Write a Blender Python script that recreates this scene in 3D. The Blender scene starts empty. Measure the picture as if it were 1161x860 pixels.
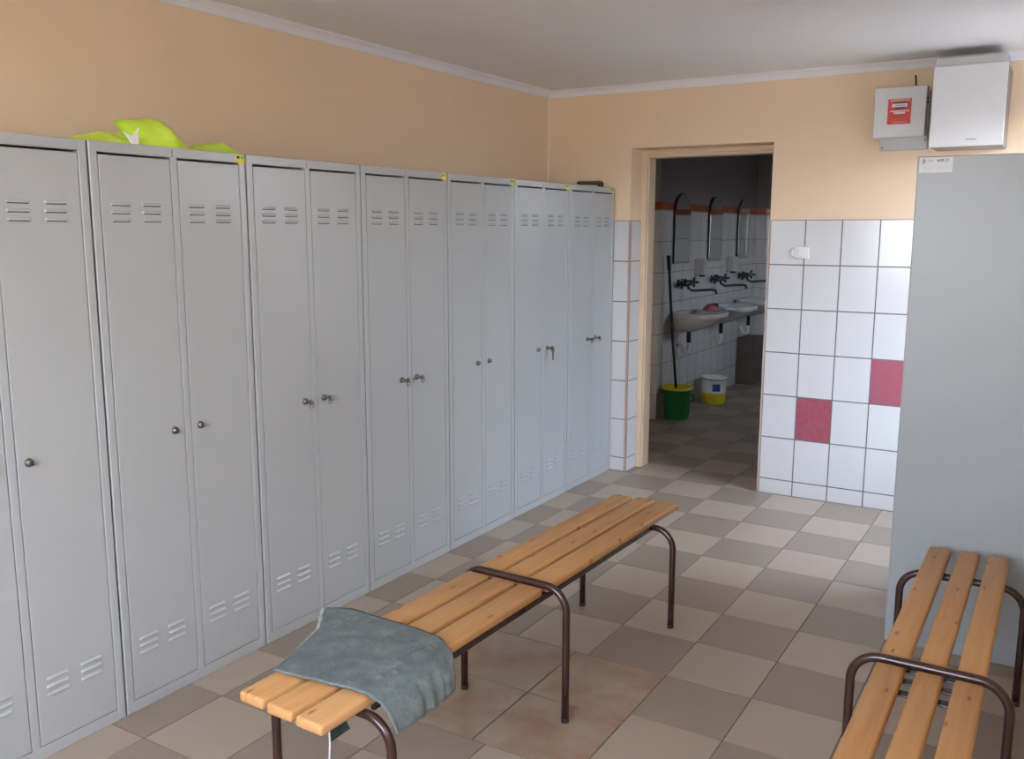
import bpy, bmesh, math, random
from mathutils import Vector, Matrix, noise

random.seed(7)
SC = bpy.context.scene
COL = SC.collection
W, H = 1161, 860

# ------------------------------------------------------------------ materials
def s2l(c):
    return tuple((x / 12.92 if x <= 0.04045 else ((x + 0.055) / 1.055) ** 2.4) for x in (v / 255 for v in c))

class NT:
    def __init__(self, name):
        self.m = bpy.data.materials.new(name); self.m.use_nodes = True
        self.t = self.m.node_tree; self.b = self.t.nodes['Principled BSDF']
    def n(self, typ, **kw):
        x = self.t.nodes.new(typ)
        for k, v in kw.items():
            setattr(x, k, v)
        return x
    def l(self, a, b): self.t.links.new(a, b)
    def coord(self, scale=(1, 1, 1), rot=(0, 0, 0), out='Object'):
        tc = self.n('ShaderNodeTexCoord'); mp = self.n('ShaderNodeMapping')
        mp.inputs['Scale'].default_value = scale; mp.inputs['Rotation'].default_value = rot
        self.l(tc.outputs[out], mp.inputs['Vector']); return mp.outputs['Vector']
    def noise(self, vec, scale=5, detail=3, rough=0.5, dist=0.0):
        x = self.n('ShaderNodeTexNoise'); x.inputs['Scale'].default_value = scale
        x.inputs['Detail'].default_value = detail; x.inputs['Roughness'].default_value = rough
        x.inputs['Distortion'].default_value = dist
        self.l(vec, x.inputs['Vector']); return x.outputs['Fac']
    def ramp(self, fac, stops):
        x = self.n('ShaderNodeValToRGB'); cr = x.color_ramp
        while len(cr.elements) < len(stops): cr.elements.new(0.5)
        for e, (p, c) in zip(cr.elements, stops):
            e.position = p; e.color = (*c, 1)
        self.l(fac, x.inputs['Fac']); return x.outputs['Color']
    def mix(self, fac, a, b, blend='MIX'):
        x = self.n('ShaderNodeMix', data_type='RGBA', blend_type=blend)
        for sock, v in ((x.inputs['Factor'], fac), (x.inputs['A'], a), (x.inputs['B'], b)):
            if hasattr(v, 'links'): self.l(v, sock)
            elif isinstance(v, (int, float)): sock.default_value = v
            else: sock.default_value = (*v, 1)
        return x.outputs['Result']
    def bump(self, h, strength=0.2, dist=0.01):
        x = self.n('ShaderNodeBump'); x.inputs['Strength'].default_value = strength
        x.inputs['Distance'].default_value = dist
        self.l(h, x.inputs['Height']); self.l(x.outputs['Normal'], self.b.inputs['Normal'])
    def base(self, c):
        if hasattr(c, 'links'): self.l(c, self.b.inputs['Base Color'])
        else: self.b.inputs['Base Color'].default_value = (*c, 1)
    def set(self, rough=0.5, metal=0.0, spec=0.5, coat=0.0):
        self.b.inputs['Roughness'].default_value = rough
        self.b.inputs['Metallic'].default_value = metal
        self.b.inputs['Specular IOR Level'].default_value = spec
        self.b.inputs['Coat Weight'].default_value = coat
        return self

def simple(name, c, rough=0.5, metal=0.0, var=0.06, scale=8, bump=0.0, bscale=60, spec=0.5, coat=0.0):
    k = NT(name); v = k.coord()
    f = k.noise(v, scale, 3)
    a = tuple(x * (1 - var) for x in c); b = tuple(min(1, x * (1 + var)) for x in c)
    k.base(k.ramp(f, [(0.3, a), (0.7, b)]))
    if bump: k.bump(k.noise(v, bscale, 4), bump, 0.004)
    return k.set(rough, metal, spec, coat).m

def tile_mat(name, c, var=0.05, rough=0.3, blot=0.05, blotc=None, bscale=9, spec=0.5):
    k = NT(name); v = k.coord()
    g = k.n('ShaderNodeNewGeometry')
    a = tuple(x * (1 - var) for x in c); b = tuple(min(1, x * (1 + var)) for x in c)
    col = k.ramp(g.outputs['Random Per Island'], [(0, a), (1, b)])
    f = k.noise(v, bscale, 4, 0.6)
    if blotc: col = k.mix(k.ramp(f, [(0.42, (0, 0, 0)), (0.68, (1, 1, 1))]), col, blotc)
    else: col = k.mix(f, col, tuple(x * (1 - blot * 2) for x in c))
    k.base(col)
    k.bump(k.noise(v, 40, 3), 0.06, 0.003)
    return k.set(rough, 0, spec).m

def wood_mat(name):
    k = NT(name); tc = k.n('ShaderNodeTexCoord')
    oi = k.n('ShaderNodeObjectInfo')
    add = k.n('ShaderNodeVectorMath', operation='MULTIPLY_ADD')
    k.l(oi.outputs['Random'], add.inputs[0]); add.inputs[1].default_value = (3, 7, 5)
    k.l(tc.outputs['Object'], add.inputs[2])
    def mp(s):
        m = k.n('ShaderNodeMapping'); m.inputs['Scale'].default_value = s
        k.l(add.outputs[0], m.inputs['Vector']); return m.outputs['Vector']
    g1 = k.noise(mp((30, 1.3, 30)), 2.2, 5, 0.6, 0.6)
    g2 = k.noise(mp((3, 0.7, 3)), 2.0, 2)
    col = k.ramp(g1, [(0.25, (0.43, 0.205, 0.073)), (0.5, (0.515, 0.272, 0.104)), (0.8, (0.58, 0.33, 0.137))])
    col = k.mix(k.ramp(g2, [(0.35, (0, 0, 0)), (0.7, (0.55, 0.55, 0.55))]), col, (0.54, 0.305, 0.13))
    vo = k.n('ShaderNodeTexVoronoi', voronoi_dimensions='2D'); vo.inputs['Scale'].default_value = 1.0
    k.l(mp((14, 4.6, 0.4)), vo.inputs['Vector'])
    knot = k.ramp(vo.outputs['Distance'], [(0.0, (0.95, 0.95, 0.95)), (0.045, (0.7, 0.7, 0.7)), (0.085, (0, 0, 0))])
    sc = k.n('ShaderNodeSeparateColor'); k.l(vo.outputs['Color'], sc.inputs[0])
    gt = k.n('ShaderNodeMath', operation='GREATER_THAN'); k.l(sc.outputs[0], gt.inputs[0]); gt.inputs[1].default_value = 0.35
    kf = k.n('ShaderNodeMath', operation='MULTIPLY'); k.l(knot, kf.inputs[0]); k.l(gt.outputs[0], kf.inputs[1])
    col = k.mix(kf.outputs[0], col, (0.22, 0.075, 0.022))
    k.base(col); k.bump(g1, 0.06, 0.002)
    return k.set(0.48, 0, 0.4).m

M = {}
M['paint'] = simple('locker_grey_paint', (0.40, 0.42, 0.42), 0.28, 0, 0.02, 2, 0, 180, 0.5)
M['cabinet'] = simple('cabinet_grey_paint', (0.31, 0.34, 0.35), 0.34, 0, 0.02, 2, 0, 120, 0.5)
M['dark'] = simple('dark_parts_and_shade', (0.02, 0.02, 0.02), 0.8)
M['chrome'] = simple('chrome', (0.45, 0.44, 0.42), 0.25, 1.0, 0.05)
M['lockmetal'] = simple('lock_metal', (0.17, 0.165, 0.15), 0.35, 0.8, 0.1)
M['sticker_y'] = simple('yellow_sticker', (0.72, 0.66, 0.03), 0.5)
M['sticker_g'] = simple('green_print', (0.1, 0.45, 0.25), 0.5)
M['sticker_k'] = simple('black_print', (0.02, 0.02, 0.02), 0.5)
M['wood'] = wood_mat('varnished_pine')
M['brown'] = simple('brown_tube_paint', (0.036, 0.0145, 0.011), 0.25, 0.0, 0.08, 20, 0, 60, 0.6)
M['rubber'] = simple('black_rubber', (0.02, 0.018, 0.017), 0.6)
M['peach'] = None
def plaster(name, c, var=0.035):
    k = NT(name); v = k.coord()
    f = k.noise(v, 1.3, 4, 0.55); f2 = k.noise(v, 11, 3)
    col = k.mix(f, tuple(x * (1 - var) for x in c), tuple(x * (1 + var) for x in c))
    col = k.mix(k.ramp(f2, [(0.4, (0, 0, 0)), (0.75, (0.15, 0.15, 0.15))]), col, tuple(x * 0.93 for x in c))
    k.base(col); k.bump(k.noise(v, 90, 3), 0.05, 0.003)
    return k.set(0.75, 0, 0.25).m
M['peach'] = plaster('peach_paint', (0.81, 0.62, 0.43))
M['ceil'] = plaster('ceiling_white', (0.82, 0.80, 0.78))
M['cornice'] = plaster('cornice_white', (0.80, 0.79, 0.81))
M['frame'] = simple('peach_gloss_frame', (0.70, 0.54, 0.38), 0.3, 0, 0.04)
M['wtile'] = tile_mat('white_wall_tile', (0.625, 0.625, 0.62), 0.02, 0.12, 0.01)
M['rtile'] = tile_mat('crimson_wall_tile', (0.36, 0.075, 0.105), 0.05, 0.22, 0.05, (0.30, 0.10, 0.155), 30)
M['blocker'] = simple('added_blocker_grey', (0.22, 0.22, 0.222), 0.9, 0, 0.1, 3)
M['grout'] = simple('grey_grout', (0.17, 0.16, 0.155), 0.85, 0, 0.1, 30)
M['fgrout'] = simple('dark_floor_grout', (0.14, 0.118, 0.10), 0.9, 0, 0.15, 20)
M['flight'] = tile_mat('beige_floor_tile', (0.40, 0.325, 0.252), 0.05, 0.42, 0.05, None, 6)
M['fdark'] = tile_mat('taupe_floor_tile', (0.29, 0.232, 0.18), 0.06, 0.42, 0.05, None, 6)
M['fbrown'] = tile_mat('rust_stained_tile', (0.36, 0.285, 0.21), 0.05, 0.42, 0.05, (0.28, 0.165, 0.11), 4.5)
M['profile'] = simple('tan_edge_profile', (0.50, 0.32, 0.235), 0.5)
M['white'] = simple('white_enamel', (0.65, 0.65, 0.65), 0.22, 0, 0.01)
M['offwhite'] = simple('white_plastic', (0.72, 0.71, 0.68), 0.35, 0, 0.01)
M['lgrey'] = simple('light_grey_metal', (0.50, 0.49, 0.49), 0.45, 0.0, 0.05)
M['dgrey'] = simple('boiler_side_shade', (0.24, 0.21, 0.19), 0.5, 0.0, 0.05)  # boiler body: its shaded side is put into the colour
M['red'] = simple('red_sticker', (0.60, 0.035, 0.025), 0.4, 0, 0.05, 30)
M['redlite'] = simple('faded_red_print', (0.66, 0.24, 0.22), 0.4)
M['reddark'] = simple('dark_red_print', (0.33, 0.02, 0.015), 0.4)
M['print_w'] = simple('white_print', (0.78, 0.74, 0.72), 0.45)
M['label'] = simple('faded_label_film', (0.52, 0.55, 0.565), 0.3)
M['greyprint'] = simple('grey_print', (0.25, 0.26, 0.27), 0.5)
M['porcelain'] = simple('porcelain', (0.62, 0.62, 0.61), 0.12, 0, 0.02)
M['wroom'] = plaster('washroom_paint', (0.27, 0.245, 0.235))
M['band'] = simple('orange_tile_band', (0.36, 0.085, 0.03), 0.2, 0, 0.12, 12)
M['greenp'] = simple('green_plastic', (0.012, 0.17, 0.045), 0.35, 0, 0.05)
M['yellowp'] = simple('yellow_plastic', (0.62, 0.50, 0.02), 0.4, 0, 0.06)
M['blue'] = simple('blue_print', (0.02, 0.03, 0.20), 0.4)
M['woodpanel'] = simple('dark_brown_board', (0.10, 0.07, 0.055), 0.6, 0, 0.15, 5)
M['pink'] = simple('pink_cloth', (0.45, 0.16, 0.18), 0.9, 0, 0.2, 40)
M['darkcloth'] = simple('dark_cloth', (0.04, 0.04, 0.045), 0.9, 0, 0.2, 40)
M['redcloth'] = simple('red_cloth', (0.40, 0.03, 0.06), 0.9, 0, 0.2, 40)
M['tool'] = simple('dark_brown_plastic', (0.03, 0.02, 0.022), 0.4, 0, 0.1)
M['reflect'] = simple('reflective_white', (0.92, 0.93, 0.93), 0.35, 0, 0.0)
M['frayed'] = simple('frayed_lining', (0.33, 0.35, 0.33), 0.95, 0, 0.25, 60, 0.4)
M['cord'] = simple('white_cord', (0.62, 0.60, 0.58), 0.8)
M['greenfab'] = simple('dark_green_fabric', (0.02, 0.045, 0.035), 0.9, 0, 0.3, 60)
k = NT('mirror_glass'); k.base((0.72, 0.75, 0.74)); M['mirror'] = k.set(0.03, 1.0).m
k = NT('hi_vis_fabric'); v = k.coord(); f = k.noise(v, 14, 4)
k.base(k.ramp(f, [(0.3, (0.54, 0.76, 0.05)), (0.7, (0.70, 0.90, 0.11))]))
k.bump(k.noise(v, 45, 4), 0.3, 0.006); M['hivis'] = k.set(0.6, 0, 0.3).m
k = NT('grey_green_suede'); v = k.coord(); f = k.noise(v, 20, 8, 0.72); f2 = k.noise(v, 120, 4, 0.7)
c = k.ramp(f, [(0.28, (0.085, 0.108, 0.110)), (0.52, (0.125, 0.152, 0.152)), (0.75, (0.21, 0.232, 0.225))])
c = k.mix(k.ramp(f2, [(0.35, (0, 0, 0)), (0.8, (0.35, 0.35, 0.35))]), c, (0.21, 0.235, 0.23))
k.base(c); k.bump(f2, 0.35, 0.004); M['suede'] = k.set(0.95, 0, 0.15).m
def wtile_mat():
    k = NT('washroom_tiles'); tc = k.n('ShaderNodeTexCoord'); geo = k.n('ShaderNodeNewGeometry')
    sp = k.n('ShaderNodeSeparateXYZ'); k.l(tc.outputs['Object'], sp.inputs[0])
    sn = k.n('ShaderNodeSeparateXYZ'); k.l(geo.outputs['True Normal'], sn.inputs[0])
    def mth(op, a, b=None):
        x = k.n('ShaderNodeMath', operation=op)
        for i, v in enumerate((a, b)):
            if v is None: continue
            if hasattr(v, 'links'): k.l(v, x.inputs[i])
            else: x.inputs[i].default_value = v
        return x.outputs[0]
    ax = mth('GREATER_THAN', mth('ABSOLUTE', sn.outputs[0]), 0.5)
    hor = mth('ADD', mth('MULTIPLY', ax, sp.outputs[1]), mth('MULTIPLY', mth('SUBTRACT', 1.0, ax), sp.outputs[0]))
    def edge(x, p, o):
        f = mth('FRACT', mth('DIVIDE', mth('ADD', x, o), p))
        return mth('MULTIPLY', mth('MINIMUM', f, mth('SUBTRACT', 1.0, f)), p)
    e = mth('MINIMUM', edge(hor, 0.2, 0.03), edge(sp.outputs[2], 0.25, 0.05))
    r = k.n('ShaderNodeMapRange'); r.inputs['From Min'].default_value = 0.0015; r.inputs['From Max'].default_value = 0.003
    k.l(e, r.inputs['Value'])
    k.base(k.mix(r.outputs[0], (0.16, 0.15, 0.145), (0.60, 0.59, 0.575)))
    r2 = k.n('ShaderNodeMapRange', interpolation_type='SMOOTHSTEP'); r2.inputs['From Max'].default_value = 0.012
    k.l(e, r2.inputs['Value'])
    k.bump(r2.outputs[0], 0.25, 0.004)
    return k.set(0.12, 0, 0.5).m
M['washtile'] = wtile_mat()

# ------------------------------------------------------------------ mesh tools
class MB:
    def __init__(self): self.bm = bmesh.new(); self.mats = []
    def mi(self, m):
        m = M[m] if isinstance(m, str) else m
        if m not in self.mats: self.mats.append(m)
        return self.mats.index(m)
    def box(self, x0, x1, y0, y1, z0, z1, m, bev=0.0, seg=2, mat=None):
        i = self.mi(m)
        vs = [self.bm.verts.new((x, y, z)) for x in (x0, x1) for y in (y0, y1) for z in (z0, z1)]
        fs = []
        for q in ((0, 1, 3, 2), (4, 6, 7, 5), (0, 4, 5, 1), (2, 3, 7, 6), (0, 2, 6, 4), (1, 5, 7, 3)):
            f = self.bm.faces.new([vs[j] for j in q]); f.material_index = i; fs.append(f)
        if mat: bmesh.ops.transform(self.bm, matrix=mat, verts=vs)
        if bev > 0:
            es = list({e for f in fs for e in f.edges})
            bmesh.ops.bevel(self.bm, geom=es, offset=bev, offset_type='OFFSET', segments=seg, profile=0.5, affect='EDGES')
        return self
    def rings(self, rs, m, cap0=True, cap1=True, smooth=True, closed=True):
        i = self.mi(m); L = [[self.bm.verts.new(p) for p in r] for r in rs]; n = len(L[0])
        for a, b in zip(L, L[1:]):
            for j in range(n if closed else n - 1):
                f = self.bm.faces.new((a[j], a[(j + 1) % n], b[(j + 1) % n], b[j])); f.material_index = i; f.smooth = smooth
        if cap0: f = self.bm.faces.new(L[0][::-1]); f.material_index = i
        if cap1: f = self.bm.faces.new(L[-1]); f.material_index = i
        return self
    def tube(self, pts, r, m, seg=14, cap=True):
        pts = [Vector(p) for p in pts]; rs = []
        t = (pts[1] - pts[0]).normalized()
        u = t.orthogonal().normalized()
        for i, p in enumerate(pts):
            a = pts[max(0, i - 1)]; b = pts[min(len(pts) - 1, i + 1)]
            t = (b - a).normalized(); u = (u - t * u.dot(t)).normalized(); v = t.cross(u)
            rr = r[i] if isinstance(r, (list, tuple)) else r
            rs.append([p + (u * math.cos(2 * math.pi * j / seg) + v * math.sin(2 * math.pi * j / seg)) * rr for j in range(seg)])
        return self.rings(rs, m, cap, cap)
    def lathe(self, prof, m, c=(0, 0, 0), axis='z', seg=32, cap0=True, cap1=True):
        rs = []
        for r, h in prof:
            ring = []
            for j in range(seg):
                a = 2 * math.pi * j / seg; x, y = math.cos(a) * r, math.sin(a) * r
                p = {'z': (x, y, h), 'x': (h, x, y), 'y': (y, h, x)}[axis]
                ring.append(Vector(p) + Vector(c))
            rs.append(ring)
        return self.rings(rs, m, cap0, cap1)
    def poly(self, pts, m, thick=None):
        """flat polygon given in order, extruded by vector thick"""
        i = self.mi(m); a = [self.bm.verts.new(p) for p in pts]
        f = self.bm.faces.new(a); f.material_index = i
        if thick is not None:
            b = [self.bm.verts.new(Vector(p) + Vector(thick)) for p in pts]
            g = self.bm.faces.new(b[::-1]); g.material_index = i
            n = len(a)
            for j in range(n):
                q = self.bm.faces.new((a[(j + 1) % n], a[j], b[j], b[(j + 1) % n])); q.material_index = i
        return self
    def grid(self, P, m, smooth=True):
        i = self.mi(m); V = [[self.bm.verts.new(p) for p in r] for r in P]
        for a, b in zip(V, V[1:]):
            for j in range(len(a) - 1):
                f = self.bm.faces.new((a[j], a[j + 1], b[j + 1], b[j])); f.material_index = i; f.smooth = smooth
        return V
    def build(self, name, parent=None, smooth_angle=None, loc=None):
        bmesh.ops.recalc_face_normals(self.bm, faces=self.bm.faces)
        me = bpy.data.meshes.new(name); self.bm.to_mesh(me); self.bm.free()
        for m in self.mats: me.materials.append(m)
        if smooth_angle:
            for p in me.polygons: p.use_smooth = True
            me.set_sharp_from_angle(angle=math.radians(smooth_angle))
        o = bpy.data.objects.new(name, me); COL.objects.link(o)
        if parent: o.parent = parent
        if loc: o.location = loc
        return o

def tag(o, label=None, cat=None, group=None, kind=None):
    for k_, v_ in (('label', label), ('category', cat), ('group', group), ('kind', kind)):
        if v_: o[k_] = v_
    return o
def thing(name, loc, label, cat, group=None, rz=0.0):
    o = bpy.data.objects.new(name, None); COL.objects.link(o)
    o.location = loc; o.rotation_euler = (0, 0, rz); o.empty_display_size = 0.1
    return tag(o, label, cat, group)
def copy_tree(o, parent=None):
    c = o.copy(); COL.objects.link(c)
    if parent: c.parent = parent
    for ch in list(o.children): copy_tree(ch, c)
    return c
def arc(c, r, a0, a1, n, f):
    return [f(c[0] + r * math.cos(a0 + (a1 - a0) * i / n), c[1] + r * math.sin(a0 + (a1 - a0) * i / n)) for i in range(n + 1)]

# ------------------------------------------------------------------ camera
CAM = Vector((2.4705, -5.3097, 1.5454)); YAW, PITCH, ROLL, F = 0.5454, -0.1623, 0.0020, 1038.12
cy, sy, cp, sp_ = math.cos(YAW), math.sin(YAW), math.cos(PITCH), math.sin(PITCH)
fw = Vector((-sy * cp, cy * cp, sp_)); rt = Vector((cy, sy, 0)); up = rt.cross(fw)
cr, sr = math.cos(ROLL), math.sin(ROLL)
rt, up = cr * rt + sr * up, -sr * rt + cr * up
cam = bpy.data.objects.new('camera', bpy.data.cameras.new('camera')); COL.objects.link(cam)
cam.matrix_world = Matrix(((rt.x, up.x, -fw.x, CAM.x), (rt.y, up.y, -fw.y, CAM.y), (rt.z, up.z, -fw.z, CAM.z), (0, 0, 0, 1)))
cam.data.sensor_fit = 'HORIZONTAL'; cam.data.sensor_width = 36; cam.data.lens = F / W * 36
cam.data.clip_start = 0.05
SC.camera = cam

# ------------------------------------------------------------------ room shell
XL, XR, YB, YR, ZC = -0.481, 2.50, 0.0, -6.4, 2.412
WT = 0.32                                   # wall thickness
DX0, DX1, DZ = 0.105, 0.975, 2.037          # doorway in the back wall
WX, WY0, WY1, WX1 = -0.371, 1.66, 4.26, 2.25  # washroom

def struct(mb, name, parent=None, **kw):
    return tag(mb.build(name, parent, **kw), kind='structure')

# floor: grout bed + every tile a low bevelled block
FX, FY, FT = 1.0694, -0.3211, 0.3046
patch = (0.668, 1.3742, -3.152, -2.456)
fb = MB()
fb.box(XL - WT, XR + WT, YR - WT, WY1 + 0.3, -0.12, -0.0025, 'fgrout')
def ftile(x0, x1, y0, y1, m, g=0.0022):
    if x1 - x0 < 0.012 or y1 - y0 < 0.012: return
    fb.box(x0 + g, x1 - g, y0 + g, y1 - g, -0.006, 0.0, m)
for i in range(-7, 6):
    for j in range(-16, 22):
        x0, x1 = FX + i * FT, FX + (i + 1) * FT
        y1, y0 = FY - j * FT, FY - (j + 1) * FT
        if x1 < (XL if y1 < 0.3 else -1.2) - 0.05 or x0 > XR + 0.05 or y0 > WY1 + 0.2 or y1 < YR - 0.05: continue
        m = 'fdark' if (i + j) % 2 == 0 else 'flight'
        a, b, c, d = patch
        if x1 <= a or x0 >= b or y1 <= c or y0 >= d: ftile(x0, x1, y0, y1, m); continue
        yy0, yy1 = max(y0, c), min(y1, d)
        ftile(x0, x1, y0, c, m) if y0 < c else None
        ftile(x0, x1, d, y1, m) if y1 > d else None
        ftile(x0, a, yy0, yy1, m) if x0 < a else None
        ftile(b, x1, yy0, yy1, m) if x1 > b else None
pm, pn = 1.019, -2.811
for (x0, x1) in ((patch[0], pm), (pm, patch[1])):
    for (y0, y1) in ((patch[2], pn), (pn, patch[3])): ftile(x0, x1, y0, y1, 'fbrown', 0.003)
struct(fb, 'floor')

struct(MB().box(XL - WT, XR + WT, YR - WT, YB + WT, ZC, ZC + 0.15, 'ceil'), 'ceiling')
struct(MB().box(XL - WT, XL, YR - WT, YB + WT, -0.12, ZC, 'peach'), 'wall_left')

def wall_holes(mb, axis, c0, c1, a0, a1, z0, z1, holes, m):
    """wall slab between c0..c1 on axis, spanning a0..a1, with rectangular holes (a,b,zl,zh)"""
    def bx(p, q, r, s):
        if q - p < 1e-4 or s - r < 1e-4: return
        if axis == 'y': mb.box(p, q, c0, c1, r, s, m)
        else: mb.box(c0, c1, p, q, r, s, m)
    cur = a0
    for (p, q, r, s) in sorted(holes):
        bx(cur, p, z0, z1); bx(p, q, z0, r); bx(p, q, s, z1); cur = q
    bx(cur, a1, z0, z1)
wb = MB(); wall_holes(wb, 'y', YB, YB + WT, XL - WT - 0.6, XR + WT, -0.12, ZC, [(DX0, DX1, -0.0025, DZ)], 'peach')
# the hole starts at the floor: no threshold block
wback = struct(wb, 'wall_back')
WIN_R = (-1.10, -0.07, 0.75, 2.17)
WIN_ADDED = (-4.5, -4.05, 1.1, 2.28)  # unseen opening, added and sized to light the lockers and bench
wr = MB(); wall_holes(wr, 'x', XR, XR + WT, YR - WT, YB + WT, -0.12, ZC, [WIN_R, WIN_ADDED], 'peach'); struct(wr, 'wall_right')
WIN_B = (0.35, 2.45, 1.0, 2.28)
wq = MB(); wall_holes(wq, 'y', YR - WT, YR, XL, XR, -0.12, ZC, [WIN_B], 'peach'); struct(wq, 'wall_rear')

def window(name, axis, c, h):
    """white frame set in the wall hole with one mullion and a sill"""
    p, q, r, s = h; f = MB(); t = 0.05
    def bx(a, b, z0, z1, d0=-0.03, d1=0.03):
        if axis == 'y': f.box(a, b, c + d0, c + d1, z0, z1, 'white', 0.004)
        else: f.box(c + d0, c + d1, a, b, z0, z1, 'white', 0.004)
    bx(p, p + t, r, s); bx(q - t, q, r, s); bx(p + t, q - t, r, r + t); bx(p + t, q - t, s - t, s)
    mid = (p + q) / 2; bx(mid - 0.03, mid + 0.03, r + t, s - t)
    return struct(f, name)
window('window_1', 'x', XR + 0.22, WIN_R)
window('window_2', 'y', YR - 0.22, WIN_B)
window('added_light_window', 'x', XR + 0.22, WIN_ADDED)

# added unseen ground and wall, cutting upward light through the right-hand windows
struct(MB().box(XR + WT, 9.0, -14.0, 8.0, -0.5, -0.4, 'blocker'), 'added_ground_blocker')
struct(MB().box(6.0, 6.3, -14.0, 8.0, -0.4, 2.20, 'blocker'), 'added_light_blocker')

# cornices (coved strip) along the left and back walls
def cove(name, p0, p1, nrm):
    prof = [(0.0, -0.042), (0.008, -0.042), (0.012, -0.034), (0.022, -0.018), (0.036, -0.010), (0.042, -0.006), (0.042, 0.0), (0, 0)]
    mb = MB(); n = Vector(nrm)
    mb.rings([[Vector(p) + n * a + Vector((0, 0, ZC + b)) for a, b in prof] for p in (p0, p1)], 'cornice', smooth=False)
    return struct(mb, name)
cove('trim_1', (XL, YR, 0), (XL, -0.0, 0), (1, 0, 0))
cove('trim_2', (XL, 0, 0), (XR, 0, 0), (0, -1, 0))
struct(MB().box(XL, XL + 0.006, -0.006, 0, 1.5, ZC - 0.042, 'cornice'), 'trim_3')

# wall tiles: grout backing plus single tiles
TZ = [1.602, 1.350, 1.098, 0.846, 0.594, 0.342, 0.090, 0.0]
tb = MB(); TT = 0.009
tb.box(DX1 + 0.004, XR, -TT + 0.002, 0, 0, TZ[0], 'grout')
tx = [DX1 + 0.006] + [0.980 + 0.1975 * i for i in range(1, 8)] + [XR]
for i in range(len(tx) - 1):
    for j in range(7):
        red = (i, j) in ((1, 4), (3, 3), (6, 5))
        tb.box(tx[i] + 0.0025, tx[i + 1] - 0.0025, -TT, -0.001, TZ[j + 1] + 0.0024, TZ[j] - 0.0024, 'rtile' if red else 'wtile', 0.0008, 1)
struct(tb, 'wall_tiles', wback)
tb = MB()
tb.box(-0.0, DX0 - 0.003, -TT + 0.002, 0, 0, TZ[0], 'grout')
tb.box(DX0, DX0 + TT - 0.002, 0.0, 0.148, 0, TZ[0], 'grout')
for j in range(7):
    tb.box(-0.0, DX0 - 0.004, -TT, -0.001, TZ[j + 1] + 0.0024, TZ[j] - 0.0024, 'wtile', 0.0008, 1)
    tb.box(DX0 + 0.001, DX0 + TT, 0.002, 0.148, TZ[j + 1] + 0.0024, TZ[j] - 0.0024, 'wtile', 0.0008, 1)
struct(tb, 'wall_tiles', wback)
pr = MB(); pr.box(DX0 - 0.003, DX0 + 0.004, -TT - 0.002, 0.003, 0, TZ[0], 'profile', 0.002)
struct(pr, 'tile_edge', wback)
pr = MB(); pr.box(DX1 + 0.001, DX1 + 0.006, -TT - 0.002, 0.003, 0, TZ[0], 'profile', 0.002)
pr.box(DX1 - TT, DX1, 0.003, WT, 0, TZ[0], 'wtile')
struct(pr, 'tile_edge', wback)

# steel door frame, set 15 cm into the opening
df = MB(); fy = 0.150
for sgn, xe in ((1, DX0), (-1, DX1)):
    def bx(a, b, y0, y1, z1, bev=0.004):
        p, q = sorted((xe + sgn * a, xe + sgn * b)); df.box(p, q, y0, y1, 0, z1, 'frame', bev)
    bx(0.0, 0.040, fy, fy + 0.13, DZ - 0.0)
    bx(0.040, 0.050, fy + 0.016, fy + 0.12, DZ - 0.0)
df.box(DX0 + 0.039, DX1 - 0.039, fy + 0.0005, fy + 0.13, DZ - 0.030, DZ - 0.001, 'frame', 0.004)
df.box(DX0 + 0.049, DX1 - 0.049, fy + 0.0165, fy + 0.12, DZ - 0.048, DZ - 0.025, 'frame', 0.004)
struct(df, 'door_1')

# ------------------------------------------------------------------ washroom shell
wz = ZC
sh = MB()
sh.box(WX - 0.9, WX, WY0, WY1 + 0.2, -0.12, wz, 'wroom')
sh.box(WX - 0.0, WX + 0.008, WY0 + 0.0, WY1, 0, 1.705, 'washtile')
sh.box(WX - 0.9, WX + 0.008, WY0 - 0.008, WY0, 0, 1.705, 'washtile')
sh.box(WX, WX + 0.010, WY0 - 0.010, WY1, 1.705, 1.763, 'band')
sh.box(WX - 0.9, WX, WY0 - 0.010, WY0, 1.705, 1.763, 'band')
struct(sh, 'wall_washroom_left')
sh = MB()
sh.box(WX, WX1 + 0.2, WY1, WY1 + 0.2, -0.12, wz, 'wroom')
sh.box(WX + 0.010, WX1, WY1 - 0.008, WY1, 0, 1.705, 'washtile')
sh.box(WX + 0.010, WX1, WY1 - 0.010, WY1, 1.705, 1.763, 'band')
struct(sh, 'wall_washroom_back')
WIN_W = (2.35, 3.20, 1.55, 2.12)
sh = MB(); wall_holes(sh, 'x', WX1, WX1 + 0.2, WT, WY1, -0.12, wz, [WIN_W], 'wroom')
sh2 = MB(); wall_holes(sh2, 'x', WX1 - 0.008, WX1, WT, WY1 - 0.01, 0, 1.705, [(WIN_W[0], WIN_W[1], WIN_W[2], 1.705)], 'washtile')
r_ = struct(sh, 'wall_washroom_right'); struct(sh2, 'wall_tiles', r_)
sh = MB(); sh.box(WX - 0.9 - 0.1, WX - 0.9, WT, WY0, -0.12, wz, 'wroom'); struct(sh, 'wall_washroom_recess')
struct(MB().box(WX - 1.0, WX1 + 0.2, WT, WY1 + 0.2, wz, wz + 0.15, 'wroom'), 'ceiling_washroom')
# cross frame of the washroom window: four panes
f = MB(); p, q, r, s = WIN_W; c = WX1 + 0.1
for a, b, z0, z1 in ((p, p + .05, r, s), (q - .05, q, r, s), (p + .05, q - .05, r, r + .05), (p + .05, q - .05, s - .05, s), ((p + q) / 2 - .04, (p + q) / 2 + .04, r + .05, s - .05), (p + .05, q - .05, (r + s) / 2 - .04, (r + s) / 2 + .04)):
    f.box(c - .025, c + .025, a, b, z0, z1, 'white')
struct(f, 'window_4')

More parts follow.
